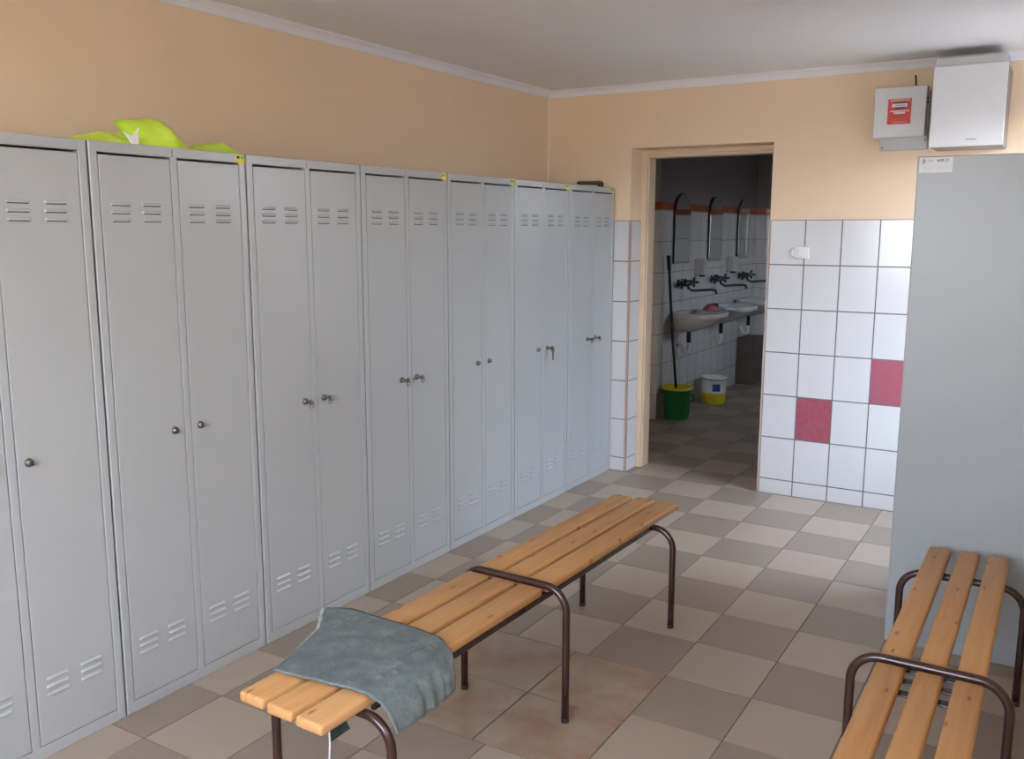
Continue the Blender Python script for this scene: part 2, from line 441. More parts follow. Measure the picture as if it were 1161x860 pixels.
# ------------------------------------------------------------------ lockers
LW, LD, LH, PITCHL = 0.5955, 0.472, 1.80, 0.6015
def louver(mb, y0, y1, z, m='paint'):
    d, h = 0.0048, 0.0078
    prof = [(0.0, h), (d * 0.55, h * 0.62), (d, 0.0), (d * 0.9, -h * 0.25), (0.0, -h * 0.12)]
    e = 0.006
    rs = []
    for y, k_ in ((y0, 0.05), (y0 + e * .4, 0.75), (y0 + e, 1.0), (y1 - e, 1.0), (y1 - e * .4, 0.75), (y1, 0.05)):
        rs.append([(a * k_ - 0.0004, y, z + b * (0.45 + 0.55 * k_)) for a, b in prof])
    mb.rings(rs, m, smooth=False)
    mb.box(-0.0003, 0.0006, y0 + 0.005, y1 - 0.005, z - h * 0.55, z - h * 0.1, 'dark')  # shadow under the louver, put in as a dark strip

ST, DW = 0.028, 0.2525                        # outer stile, door width
D1 = ST + 0.0022; D2 = LW - ST - 0.0022 - DW   # left edges of the two doors
def make_locker():
    root = thing('locker', (0, 0, 0), 'x', 'locker', 'grey two-door lockers in the row along the left wall')
    b = MB(); pm_ = 'paint'
    b.box(-LD, -0.004, 0, 0.012, 0.0, LH, pm_); b.box(-LD, -0.004, LW - 0.012, LW, 0.0, LH, pm_)
    b.box(-LD, -LD + 0.006, 0.012, LW - 0.012, 0.02, LH - 0.012, pm_)
    b.box(-LD, -0.004, 0.012, LW - 0.012, LH - 0.012, LH, pm_)
    b.box(-LD, -0.004, 0.012, LW - 0.012, 0.012, 0.03, pm_)
    b.box(-LD, -0.03, LW / 2 - 0.006, LW / 2 + 0.006, 0.03, LH - 0.012, pm_)
    # front frame
    b.box(-0.022, 0, 0, ST, 0, LH, pm_, 0.0035); b.box(-0.022, 0, LW - ST, LW, 0, LH, pm_, 0.0035)
    b.box(-0.022, -0.0002, ST - .003, LW - ST + .003, LH - 0.032, LH, pm_, 0.003)
    b.box(-0.022, -0.0002, ST - .003, LW - ST + .003, 0.0, 0.038, pm_, 0.002)
    b.box(-0.022, -0.0004, D1 + DW + 0.0022, D2 - 0.0022, 0.036, LH - 0.030, pm_, 0.002)
    b.box(-0.0005, 0.0015, LW / 2 - 0.007, LW / 2 - 0.004, LH - 0.03, LH - 0.008, 'greyprint')
    b.build('body', root)
    for y0, side in ((D1, 1), (D2, -1)):
        d = MB(); dz0, dz1 = 0.0405, LH - 0.0385
        d.box(-0.019, -0.0006, y0, y0 + DW, dz0, dz1, pm_, 0.0022)
        for zc in (1.617, 1.593, 1.569, 0.236, 0.212, 0.188):
            louver(d, y0 + 0.030, y0 + 0.101, zc); louver(d, y0 + 0.140, y0 + 0.211, zc)
        door = d.build('door', root)
        yl = y0 + DW - 0.040 if side > 0 else y0 + 0.034
        lk = MB()
        lk.lathe([(0.0125, -0.001), (0.0125, 0.003), (0.011, 0.0045), (0.0095, 0.0045), (0.0095, 0.012), (0.008, 0.0135), (0.001, 0.0135)], 'lockmetal', (0, yl, 0.893), 'x', 20)
        lk.box(0.0134, 0.014, yl - 0.001, yl + 0.001, 0.888, 0.898, 'dark')
        lock = lk.build('lock', door)
    return root
def add_key(lock, yl, hang=0.0, size=1.0):
    """key left in the lock, its bow sticking out, with an optional hanging tag"""
    kb = MB()
    kb.box(0.0135, 0.026, yl - 0.001, yl + 0.001, 0.8895, 0.8965, 'lockmetal')
    kb.lathe([(0.004, -0.0015), (0.0105 * size, -0.0015), (0.0105 * size, 0.0015), (0.004, 0.0015)], 'lockmetal', (0.034, yl, 0.893), 'y', 16)
    kb.tube([(0.036 + 0.010 * math.cos(t), yl + 0.004 * math.sin(t), 0.886 + 0.010 * math.sin(t) - 0.004) for t in [i * math.pi / 6 for i in range(13)]], 0.0016, 'lockmetal', 6, False)
    if hang:
        kb.box(0.036, 0.040, yl - 0.007, yl + 0.007, 0.882 - hang, 0.882, 'lockmetal', 0.001)
    return kb.build('key', lock)

proto = make_locker()
edges = [-3.6165 + PITCHL * i for i in range(-1, 6)]
labels = [
    'leftmost grey two-door locker in the row, cut off by the edge of the photo',
    'grey two-door locker with the lime hi-vis vest lying on top',
    'grey two-door locker right of the one under the hi-vis vest, without yellow sticker',
    'grey two-door locker fourth from the left in the row, keys in both locks',
    'grey two-door locker third from the doorway, dull grey doors with small plain locks',
    'grey two-door locker with a key tag hanging from its right lock',
    'grey two-door locker at the end of the row beside the doorway, dark tool on top',
]
lockers = [proto] + [copy_tree(proto) for _ in range(6)]
for n, (o, y, lb) in enumerate(zip(lockers, edges, labels)):
    o.location = (0, y + 0.003, 0); o['label'] = lb
    doors = sorted([c for c in o.children if c.name.startswith('door')], key=lambda c: c.data.vertices[0].co.y)
    ylk = (D1 + DW - 0.040, D2 + 0.034)
    for q, d in enumerate(doors):
        lk = d.children[0]
        if n in (2, 3, 6): add_key(lk, ylk[q])
        if n == 5 and q == 1: add_key(lk, ylk[q], 0.055, 1.2)
    if n in (1, 3, 4, 5, 6):
        st = MB(); a = LW - 0.042
        st.box(-0.0001, 0.0009, a, a + 0.040, LH - 0.031, LH - 0.006, 'sticker_y')
        st.box(0.0008, 0.0013, a + 0.004, a + 0.017, LH - 0.017, LH - 0.009, 'sticker_k')
        st.box(0.0008, 0.0013, a + 0.022, a + 0.037, LH - 0.017, LH - 0.009, 'sticker_g')
        tag(st.build('sticker', o), 'small yellow maker sticker')
# the end locker's doors sit a hair off true
# locker on the right, its side panel towards the room
rc = thing('locker', (1.977, -1.75, 0), 'tall grey metal locker on the right seen from its plain side', 'locker')
b = MB(); cw, cd = 0.512, 0.60
b.box(0, cw, 0, 0.014, 0, LH, 'cabinet', 0.003); b.box(0, cw, cd - 0.014, cd, 0, LH, 'cabinet', 0.003)
b.box(cw - 0.012, cw, 0.014, cd - 0.014, 0, LH, 'cabinet'); b.box(0.0, cw, 0.01, cd - 0.01, LH - 0.014, LH - 0.0005, 'cabinet')
b.box(0.0, cw, 0.01, cd - 0.01, 0.0, 0.035, 'cabinet')
b.box(0.0, 0.02, 0.0142, cd - 0.0142, LH - 0.04, LH - 0.001, 'cabinet'); b.box(0.0, 0.02, cd / 2 - 0.018, cd / 2 + 0.018, 0.035, LH - 0.04, 'cabinet')
b.build('body', rc)
for y0 in (0.018, cd / 2 + 0.02):
    d = MB(); d.box(0.0005, 0.018, y0, y0 + cd / 2 - 0.04, 0.04, LH - 0.044, 'cabinet', 0.002)
    dd = d.build('door', rc)
    MB().lathe([(0.011, -0.012), (0.011, 0.001)], 'lockmetal', (0.0, y0 + (0.225 if y0 < 0.1 else 0.035), 0.893), 'x', 16).build('lock', dd)
lb_ = MB(); lb_.box(0.006, 0.112, -0.0008, 0.0002, LH - 0.056, LH - 0.004, 'label')
lx, lz = 0.019, LH - 0.016
lb_.poly([(lx, -0.0012, lz + 0.010), (lx + 0.005, -0.0012, lz + 0.004), (lx + 0.009, -0.0012, lz), (lx + 0.004, -0.0012, lz - 0.005), (lx, -0.0012, lz - 0.011), (lx - 0.004, -0.0012, lz - 0.004), (lx - 0.004, -0.0012, lz + 0.004)], 'greyprint', (0, 0.0006, 0))
for x, z, w_, h_ in ((0.036, -0.013, 0.003, 0.008), (0.043, -0.012, 0.004, 0.006), (0.062, -0.013, 0.010, 0.008), (0.074, -0.012, 0.010, 0.009), (0.090, -0.013, 0.004, 0.012), (0.097, -0.012, 0.003, 0.008), (0.02, -0.038, 0.014, 0.005), (0.037, -0.039, 0.012, 0.006), (0.066, -0.038, 0.016, 0.006), (0.088, -0.037, 0.008, 0.005)):
    lb_.box(x, x + w_, -0.0012, -0.0006, LH + z - h_ / 2 - 0.002, LH + z + h_ / 2 - 0.002, 'lgrey' if z < -0.02 else 'greyprint')
tag(lb_.build('label_sticker', rc), 'faded paper label with a dark emblem')

# ------------------------------------------------------------------ benches
ST_TOP, ST_T, TR = 0.436, 0.029, 0.0122
def hoop(half, ztop, y, r=0.075):
    p = [(-half, y, 0.004), (-half, y, 0.15), (-half, y, ztop - r)]
    p += arc((-half + r, ztop - r), r, math.pi, math.pi / 2, 10, lambda a, b: (a, y, b))[1:]
    p += [(0, y, ztop)]
    p += arc((half - r, ztop - r), r, math.pi / 2, 0, 10, lambda a, b: (a, y, b))
    p += [(half, y, 0.15), (half, y, 0.004)]
    return p
def make_bench(loc, rz, slats, y0, y1, hoops, label, offs, rails, bars):
    root = thing('bench', loc, label, 'bench', 'slatted wooden benches on brown tube legs', rz)
    for (a, b), (da, db) in zip(slats, offs):
        for q0, q1 in ((y0 + da, -0.0165), (0.0140, y1 + db)):        # two lengths, one either side of the middle hoop
            s = MB(); s.box(a, b, q0, q1, ST_TOP - ST_T, ST_TOP, 'wood', 0.0085, 3)
            s.build('slat', root, 40)
    for half, zt, y in hoops:
        h = MB(); h.tube(hoop(half, zt, y), TR, 'brown', 16)
        ho = h.build('leg_frame', root)
        for sgn in (-1, 1):
            c = MB(); c.lathe([(0.0128, 0.0), (0.0131, 0.003), (0.0131, 0.014), (0.0126, 0.016)], 'rubber', (sgn * half, y, 0), 'z', 18)
            c.build('foot_cap', ho)
    for x, ya, yb in rails:
        MB().box(x - 0.006, x + 0.006, ya, yb, ST_TOP - ST_T - 0.022, ST_TOP - ST_T, 'brown', 0.002).build('rail', root)
    for y, xa, xb in bars:
        MB().box(xa, xb, y - 0.015, y + 0.015, ST_TOP - ST_T - 0.005, ST_TOP - ST_T, 'brown', 0.001).build('crossbar', root)
    return root
LOWZ, OVERZ = ST_TOP - ST_T - TR, ST_TOP + 0.003
make_bench((1.018, -2.905, 0), math.radians(-1.75), ((-0.165, -0.081), (-0.065, 0.019), (0.035, 0.121)), -0.978, 1.050,
           ((0.197, LOWZ, -0.835), (0.197, OVERZ, 0.0), (0.197, LOWZ, 0.835)),
           'slatted pine bench in the middle of the room with a grey-green cloth on it', ((0, 0), (-0.004, 0.012), (-0.008, 0.02)),
           ((0.108, -0.80, 0.83), (-0.150, -0.80, 0.83)), ((-0.035, -0.165, 0.12), (0.035, -0.165, 0.12)))
make_bench((2.246, -2.88, 0), 0.0, ((-0.124, -0.052), (-0.028, 0.037), (0.062, 0.130)), -0.98, 1.02,
           ((0.1885, LOWZ, -0.84), (0.1885, OVERZ, 0.0), (0.1885, LOWZ, 0.835)),
           'slatted pine bench at the lower right in front of the tall grey locker', ((0, 0), (0, 0.008), (0, 0.012)),
           (), ((0.033, -0.12, 0.125), (-0.033, -0.12, 0.125), (-0.105, -0.085, 0.10)))

# ------------------------------------------------------------------ grey-green garment over the bench
def lerp_path(P, t):
    P = [Vector(p) for p in P]; L = [0]
    for a, b in zip(P, P[1:]): L.append(L[-1] + (b - a).length)
    d = t * L[-1]
    for i in range(len(P) - 1):
        if d <= L[i + 1] or i == len(P) - 2:
            k_ = (d - L[i]) / max(1e-9, L[i + 1] - L[i]); return P[i].lerp(P[i + 1], min(1, k_))
near = [(0.835, -3.772, 0.447), (0.93, -3.762, 0.449), (1.02, -3.750, 0.448), (1.12, -3.743, 0.447), (1.158, -3.742, 0.437), (1.19, -3.740, 0.405), (1.207, -3.735, 0.368)]
mid1 = [(0.80, -3.64, 0.449), (0.9, -3.63, 0.450), (1.02, -3.62, 0.450), (1.13, -3.62, 0.448), (1.172, -3.625, 0.438), (1.200, -3.63, 0.405), (1.212, -3.635, 0.371)]
mid2 = [(0.775, -3.54, 0.455), (0.88, -3.52, 0.453), (1.02, -3.50, 0.453), (1.125, -3.50, 0.450), (1.172, -3.53, 0.440), (1.204, -3.55, 0.412), (1.217, -3.56, 0.375)]
far = [(0.705, -3.445, 0.462), (0.775, -3.396, 0.458), (0.98, -3.394, 0.452), (1.085, -3.402, 0.450), (1.150, -3.440, 0.446), (1.192, -3.482, 0.425), (1.212, -3.505, 0.383)]
P = []
NS, NTT = 30, 44
for i in range(NS + 1):
    s = i / NS; row = []
    for j in range(NTT + 1):
        t = j / NTT
        pts = [lerp_path(c_, t) for c_ in (near, mid1, mid2, far)]
        x = s * 3; q = min(2, int(x)); fr = x - q; fr = fr * fr * (3 - 2 * fr) * 0.4 + fr * 0.6
        p = pts[q].lerp(pts[q + 1], fr)
        n_ = noise.noise((p.x * 9, p.y * 9, 1.3)) * 0.5 + noise.noise((p.x * 22, p.y * 22, 4.1)) * 0.22
        am = 0.009 if t < 0.72 else 0.013
        p = p + Vector((0.012 * noise.noise((s * 9, t * 2.0, 7.7)) * max(0, t - 0.7) / 0.3, 0, 0))
        if i in (0, NS) or j == NTT: p = p + Vector((0, 0.004 * noise.noise((s * 31, t * 31, 9.0)), 0.003 * noise.noise((s * 25, t * 25, 1.0)) * (1 if j == NTT else 0)))
        row.append(p + Vector((0.3 * am * n_ * (1 if t > .7 else 0), 0, am * abs(n_) if t < 0.72 else am * n_ * .5)) + (Vector((am * n_, 0, 0)) if t > .75 else Vector()))
    P.append(row)
g = thing('work_garment', (1.0, -3.6, ST_TOP), 'grey-green suede-like work garment draped over the near end of the middle bench', 'garment')
def local(p): return p - Vector((1.0, -3.6, ST_TOP))
mb = MB()
P = [[local(p) for p in r] for r in P]
V = mb.grid(P, 'suede'); n_up = []
i_s = mb.mi('suede')
B = []
for i, r in enumerate(P):
    row = []
    for j, p in enumerate(r):
        a = P[min(i + 1, NS)][j] - P[max(i - 1, 0)][j]; b_ = r[min(j + 1, NTT)] - r[max(j - 1, 0)]
        nn = b_.cross(a).normalized()
        if nn.z < 0 and j < NTT * .6: nn = -nn
        if j >= NTT * .6 and nn.x < 0: nn = -nn
        row.append(p - nn * 0.0045)
    B.append(row)
V2 = mb.grid(B, 'suede')
rim = [V[0][j] for j in range(NTT + 1)] + [V[i][NTT] for i in range(1, NS + 1)] + [V[NS][j] for j in range(NTT - 1, -1, -1)] + [V[i][0] for i in range(NS - 1, 0, -1)]
rim2 = [V2[0][j] for j in range(NTT + 1)] + [V2[i][NTT] for i in range(1, NS + 1)] + [V2[NS][j] for j in range(NTT - 1, -1, -1)] + [V2[i][0] for i in range(NS - 1, 0, -1)]
for a in range(len(rim)):
    b2 = (a + 1) % len(rim); f_ = mb.bm.faces.new((rim[a], rim[b2], rim2[b2], rim2[a])); f_.material_index = i_s; f_.smooth = True
mb.build('cloth', g)
# hem cord along the overhanging edges, a rolled edge at the far left corner
hem = MB()
hem.tube([P[i][0] + Vector((-0.003 + 0.004 * noise.noise((i * .9, 0, 0)), 0, -0.007 + 0.004 * noise.noise((0, i * .7, 3)))) for i in range(2, NS + 1)], [0.003 + 0.006 * (i / NS) + 0.002 * noise.noise((i * 1.3, 5, 5)) for i in range(2, NS + 1)], 'frayed', 8)
tag(hem.build('frayed_edge', g), 'pale frayed left edge')
tb_ = MB()
pts = [(1.085, -3.848, 0.409), (1.093, -3.800, 0.409), (1.098, -3.786, 0.374), (1.090, -3.842, 0.366)]
tb_.poly([local(Vector(p)) for p in pts], 'greenfab', (-0.006, 0.0, 0)); tag(tb_.build('strap_end', g), 'dark green strap end hanging under the bench')
cd_ = MB(); cd_.tube([local(Vector((1.09 + 0.002 * math.sin(i * .8), -3.851 + 0.001 * i * .3, 0.412 - 0.016 * i))) for i in range(12)], 0.0022, 'cord', 8)
tag(cd_.build('drawstring', g), 'white drawstring hanging under the bench')

# ------------------------------------------------------------------ hi-vis vest on a locker
v0 = Vector((-0.2, -3.30, LH))
vest = thing('safety_vest', v0, 'crumpled lime-yellow hi-vis vest heaped on a grey locker', 'vest')
def vest_h(x, y):
    # x: depth 0 (front) .. 1 (back);  y world
    def bumpf(c, w, h): return h * math.exp(-((y - c) / w) ** 2)
    prof = bumpf(-3.25, 0.045, 0.075) + bumpf(-3.33, 0.045, 0.066) + bumpf(-3.385, 0.028, 0.022) + bumpf(-3.29, 0.03, 0.018) + bumpf(-3.475, 0.045, 0.034) + bumpf(-3.425, 0.03, 0.018) + bumpf(-3.08, 0.06, 0.026) + bumpf(-3.02, 0.026, 0.032) + bumpf(-3.545, 0.05, 0.012)
    n_ = noise.noise((x * 3, y * 14, 0.7)) * 0.010 + noise.noise((x * 8, y * 30, 2.2)) * 0.006
    env = math.sin(math.pi * min(1, max(0, x))) ** 0.6
    return max(0.002, (prof + n_) * env + 0.003)
mb = MB(); P = []
for i in range(61):
    y = -3.585 + 0.605 * i / 60; row = []
    sh_ = 0.02 * noise.noise((y * 9, 3.1, 0))
    ed = min(1, min(i, 60 - i) / 5)
    for j in range(25):
        t = j / 24; x = -0.045 - 0.22 * t + sh_
        row.append(Vector((x, y, LH + 0.001 + vest_h(t, y) * (0.35 + 0.65 * ed))) - v0)
    P.append(row)
mb.grid(P, 'hivis')
mb.grid([[Vector((p.x, p.y, 0.0005)) for p in r] for r in P], 'hivis')
for r in (P[0], P[-1], [q[0] for q in P], [q[-1] for q in P]):
    mb.grid([r, [Vector((p.x, p.y, 0.0005)) for p in r]], 'hivis')
vb = mb.build('fabric', vest)
# folded-over collar poking left from the top of the heap
mb = MB()
up_ = [(-3.425, 1.880), (-3.38, 1.888), (-3.31, 1.897), (-3.24, 1.893)]; lo_ = [(-3.418, 1.872), (-3.392, 1.850), (-3.35, 1.838), (-3.29, 1.842)]
def pl2(C_, t):
    q = lerp_path([(0, a, b) for a, b in C_], t); return q
for off in (0.0, -0.018):
    P = []
    for i in range(17):
        s = i / 16; u_, d_ = pl2(up_, s), pl2(lo_, s); row = []
        for j in range(9):
            t = j / 8; q = u_.lerp(d_, t)
            row.append(Vector((-0.125 + (0.022 * math.sin(math.pi * t) if off == 0 else off) + 0.006 * noise.noise((s * 5, t * 4, 2)) , q.y, q.z)) - v0)
        P.append(row)
    mb.grid(P, 'hivis')
mb.build('collar', vest)
mb = MB()
poly_ = [(-3.447, 1.842), (-3.425, 1.829), (-3.384, 1.860), (-3.398, 1.838), (-3.409, 1.805), (-3.434, 1.804)]
mb.poly([Vector((-0.038 - 0.5 * (z - 1.80), y, z)) - v0 for y, z in poly_], 'reflect', (-0.004, 0, -0.001))
tag(mb.build('reflective_strip', vest), 'white reflective strip')

# dark flat tool with a hooked end on the last locker
t0 = Vector((-0.10, -0.10, LH))
tl = thing('hand_tool', t0, 'dark flat tool with a hooked end on top of the end locker', 'tool')
mb = MB()
rs = []
for i in range(13):
    s = i / 12; y = -0.34 + 0.30 * s; zc = 0.018 + 0.012 * s; hw = 0.014 + 0.004 * math.sin(math.pi * s); hz = 0.010 + 0.003 * s
    if i == 0: hw *= .5; hz *= .5
    rs.append([(hw * math.cos(a), y + 0.10, zc + hz * math.sin(a)) for a in [2 * math.pi * k_ / 14 for k_ in range(14)]])
mb.rings(rs, 'tool'); mb.build('handle', tl)
mb = MB(); mb.tube([(0, 0.055, 0.031), (0, 0.08, 0.033), (0, 0.093, 0.028), (0, 0.0945, 0.014), (0, 0.0945, 0.002)], [0.011, 0.009, 0.008, 0.008, 0.007], 'tool', 10)
mb.tube([(0, 0.045, 0.028), (0, 0.047, 0.012), (0, 0.047, 0.002)], 0.007, 'tool', 10)
mb.build('hook', tl)
tl.location.y -= 0.06; tl.location.x = -0.06

# ------------------------------------------------------------------ wall boxes
bo = thing('boiler', (1.98, 0, 1.948), 'white square-cornered wall boiler beside the cornice above the tall locker', 'boiler')
b = MB(); b.box(-0.160, 0.160, -0.285, -0.002, 0.0, 0.374, 'dgrey', 0.004); b.build('body', bo)
b = MB(); b.box(-0.161, 0.161, -0.302, -0.284, -0.002, 0.376, 'white', 0.003, 2); fp = b.build('front_cover', bo)
b = MB()
for i, w_ in enumerate((0.006, 0.007, 0.005, 0.007, 0.006, 0.006)):
    x = 0.002 + i * 0.008; b.box(x, x + w_, -0.3026, -0.3018, 0.026, 0.032 + (0.002 if i in (0, 3) else 0), 'greyprint')
b.build('emblem', fp)
b = MB(); b.box(-0.156, 0.152, -0.285, -0.002, 0.3765, 0.418, 'lgrey', 0.003); b.build('flue_cover', bo)

cb = thing('control_box', (1.648, 0, 1.96), 'small white metal box with a red warning sticker on the peach wall', 'electrical box')
b = MB(); b.box(-0.100, 0.130, -0.052, -0.001, 0.0, 0.29, 'lgrey', 0.003)
b.tube([(-0.085, -0.056, 0.012), (-0.085, -0.050, 0.012)], 0.004, 'dark', 10); b.tube([(0.122, -0.056, 0.045), (0.122, -0.050, 0.045)], 0.004, 'dark', 10)
b.build('back_box', cb)
b = MB(); b.box(-0.126, 0.124, -0.122, -0.050, 0.060, 0.309, 'white', 0.005); d_ = b.build('door', cb)
b = MB()
for z in (0.249, 0.229): b.box(0.122, 0.131, -0.112, -0.098, z - 0.005, z + 0.005, 'dark', 0.001)
b.build('latch', d_)
b = MB(); yy = -0.1232
sx0, sx1, sz0, sz1 = -0.058, 0.054, 0.124, 0.251
b.box(sx0, sx1, yy, yy + 0.0012, sz0, sz1, 'red')
def sbox(x0, x1, z0, z1, m, e=0.0005): b.box(sx0 + x0, sx0 + x1, yy - e, yy, sz0 + z0, sz0 + z1, m)
sbox(0.010, 0.106, 0.113, 0.125, 'redlite')
b.poly([(sx0 + 0.022, yy - 0.0002, sz0 + 0.104), (sx0 + 0.026, yy - 0.0002, sz0 + 0.109), (sx0 + 0.088, yy - 0.0002, sz0 + 0.112), (sx0 + 0.090, yy - 0.0002, sz0 + 0.104), (sx0 + 0.088, yy - 0.0002, sz0 + 0.082), (sx0 + 0.070, yy - 0.0002, sz0 + 0.075), (sx0 + 0.044, yy - 0.0002, sz0 + 0.075), (sx0 + 0.026, yy - 0.0002, sz0 + 0.081)], 'sticker_k', (0, -0.0003, 0))
sbox(0.020, 0.091, 0.085, 0.102, 'print_w', 0.0009)
for i in range(7): sbox(0.030 + 0.0075 * i, 0.035 + 0.0075 * i, 0.089, 0.098, 'greyprint', 0.0013)
sbox(0.012, 0.104, 0.062, 0.067, 'print_w')
for i in range(5): sbox(0.030 + 0.011 * i, 0.039 + 0.011 * i, 0.051, 0.060, 'print_w')
for z in (0.030, 0.040): sbox(0.022, 0.088, z, z + 0.004, 'reddark')
for i in range(6): sbox(0.026 + 0.011 * i, 0.034 + 0.011 * i, 0.008, 0.013, 'redlite')
tag(b.build('warning_sticker', d_), 'red warning sticker with white banner')
b = MB(); b.tube([(0.064, -0.09, 0.309), (0.063, -0.092, 0.335), (0.060, -0.095, 0.366)], 0.0042, 'rubber', 10); b.build('cable', cb)

sw = thing('light_switch', (1.150, -TT, 1.42), 'small white wall switch on the white tiles right of the doorway', 'switch')
b = MB(); b.box(-0.026, 0.056, -0.012, 0.0, -0.034, 0.034, 'offwhite', 0.005, 3); pl = b.build('plate', sw)
b = MB(); b.box(-0.006, 0.042, -0.0165, -0.011, -0.022, 0.022, 'offwhite', 0.003); b.build('rocker', pl)
b = MB(); b.box(-0.046, -0.0265, -0.016, 0.0, -0.020, 0.022, 'offwhite', 0.006, 3); b.build('cable_gland', sw)

# ------------------------------------------------------------------ washroom fittings
WF = WX + 0.009                             # face of the washroom tiles
def make_mirror(y, label):
    o = thing('mirror', (WF, y, 1.268), label, 'mirror', 'arched mirrors above the washbasins')
    r = 0.178
    def outline(rr, z0):
        pts = [(-rr, z0), (rr, z0)] + [(rr * math.cos(a), 0.40 + rr * math.sin(a)) for a in [math.pi * i / 20 for i in range(21)]]
        return pts
    mb = MB(); mb.poly([(0.002, a, b) for a, b in outline(r, 0)], 'dark', (0.014, 0, 0)); mb.build('backing', o)
    mb = MB(); mb.poly([(0.0162, a, b) for a, b in outline(r - 0.004, 0.004)], 'mirror', (0.004, 0, 0)); mb.build('mirror_glass', o)
    return o
m1 = make_mirror(2.09, 'arched wall mirror nearest the doorway, above the first washbasin')
for y, l in ((2.93, 'arched wall mirror second from the doorway, in the middle of three'), (3.77, 'arched wall mirror farthest from the doorway')):
    c_ = copy_tree(m1); c_.location = (WF, y, 1.268); c_['label'] = l

def make_basin(y, label):
    o = thing('washbasin', (WF, y, 0.70), label, 'washbasin', 'white washbasins along the washroom wall')
    mb = MB(); n = 40
    def ring(z, hw, dep, inset=0.0, k_=1.0):
        pts = []
        for i in range(n):
            a = 2 * math.pi * i / n; cx_, sx_ = math.cos(a), math.sin(a)
            e = 0.55
            px = math.copysign(abs(cx_) ** e, cx_); py = math.copysign(abs(sx_) ** e, sx_)
            x = dep / 2 + px * (dep / 2 - inset); x = max(x, 0.001 + inset)
            yy_ = py * (hw - inset) * (1 - 0.10 * max(0, px))
            pts.append((x * k_ + (0.10 * (1 - k_)), yy_, z))
        return pts
    rs = [ring(0.0, 0.09, 0.16, 0.0), ring(0.03, 0.15, 0.25), ring(0.08, 0.215, 0.345), ring(0.12, 0.242, 0.39), ring(0.128, 0.25, 0.405), ring(0.160, 0.25, 0.405), ring(0.164, 0.247, 0.40)]
    rs += [[(max(p[0], 0.075), p[1], p[2]) for p in ring(z, 0.25, 0.405, ins)] for z, ins in ((0.163, 0.022), (0.158, 0.032), (0.10, 0.055), (0.07, 0.10), (0.062, 0.14))]
    mb.rings(rs, 'porcelain'); mb.build('bowl', o)
    mb = MB(); mb.tube([(0.10, 0, 0.002), (0.10, 0, -0.10)], 0.018, 'dark', 12)
    mb.tube([(0.10, 0, -0.10), (0.10, 0, -0.16), (0.085, 0, -0.185), (0.06, 0, -0.19), (0.045, 0, -0.17), (0.04, 0, -0.14), (0.02, 0, -0.13), (0.0, 0, -0.13)], 0.015, 'offwhite', 12)
    mb.build('drain_trap', o)
    return o
b1 = make_basin(2.09, 'white washbasin nearest the doorway with a rag on its rim')
for y, l in ((2.93, 'white washbasin second from the doorway'), (3.77, 'white washbasin farthest from the doorway')):
    c_ = copy_tree(b1); c_.location = (WF, y, 0.70); c_['label'] = l

def make_tap(y, label):
    o = thing('tap', (WF, y, 1.10), label, 'tap', 'wall taps above the washbasins')
    mb = MB(); mb.tube([(0.045, -0.085, 0.0), (0.045, 0.085, 0.0)], 0.019, 'tapmetal', 14)
    for s in (-0.06, 0.06): mb.tube([(0.0, s, 0), (0.045, s, 0)], 0.014, 'tapmetal', 12); mb.lathe([(0.026, 0.0), (0.022, 0.008)], 'tapmetal', (0, s, 0), 'x', 16)
    mb.build('mixer_body', o)
    for s in (-1, 1):
        mb = MB(); mb.tube([(0.045, s * 0.085, 0), (0.045, s * 0.115, 0)], 0.013, 'tapmetal', 10)
        mb.tube([(0.045, s * 0.112, -0.032), (0.045, s * 0.112, 0.032)], 0.008, 'tapmetal', 8); mb.tube([(0.013, s * 0.112, 0), (0.077, s * 0.112, 0)], 0.008, 'tapmetal', 8)
        mb.build('handle', o)
    mb = MB(); mb.tube([(0.045, 0, -0.01), (0.05, 0.0, -0.035), (0.075, 0.01, -0.05), (0.13, 0.02, -0.045), (0.20, 0.03, -0.040), (0.222, 0.033, -0.046), (0.228, 0.034, -0.066)], 0.0085, 'tapmetal', 10)
    mb.build('spout', o); o.scale = (1.3, 1.3, 1.3)
    return o
M['tapmetal'] = simple('dull_chrome', (0.07, 0.07, 0.075), 0.35, 0.8, 0.1)
t1 = make_tap(2.14, 'wall mixer tap above the washbasin nearest the doorway')
for y, l in ((2.98, 'wall mixer tap above the second washbasin from the doorway'), (3.80, 'wall mixer tap above the farthest washbasin')):
    c_ = copy_tree(t1); c_.location = (WF, y, 1.10); c_['label'] = l

def make_disp(y, label):
    o = thing('soap_dispenser', (WF, y, 1.155), label, 'soap dispenser', 'grey soap dispensers between the mirrors')
    MB().box(0, 0.085, -0.055, 0.055, 0.0, 0.14, 'lgrey', 0.008).build('tank', o)
    MB().box(0.03, 0.075, -0.02, 0.02, -0.018, 0.0, 'dark', 0.004).build('push_button', o)
    return o
s1 = make_disp(2.50, 'grey soap dispenser on the tiles between the first two mirrors')
c_ = copy_tree(s1); c_.location = (WF, 3.36, 1.155); c_['label'] = 'grey soap dispenser on the tiles between the last two mirrors'

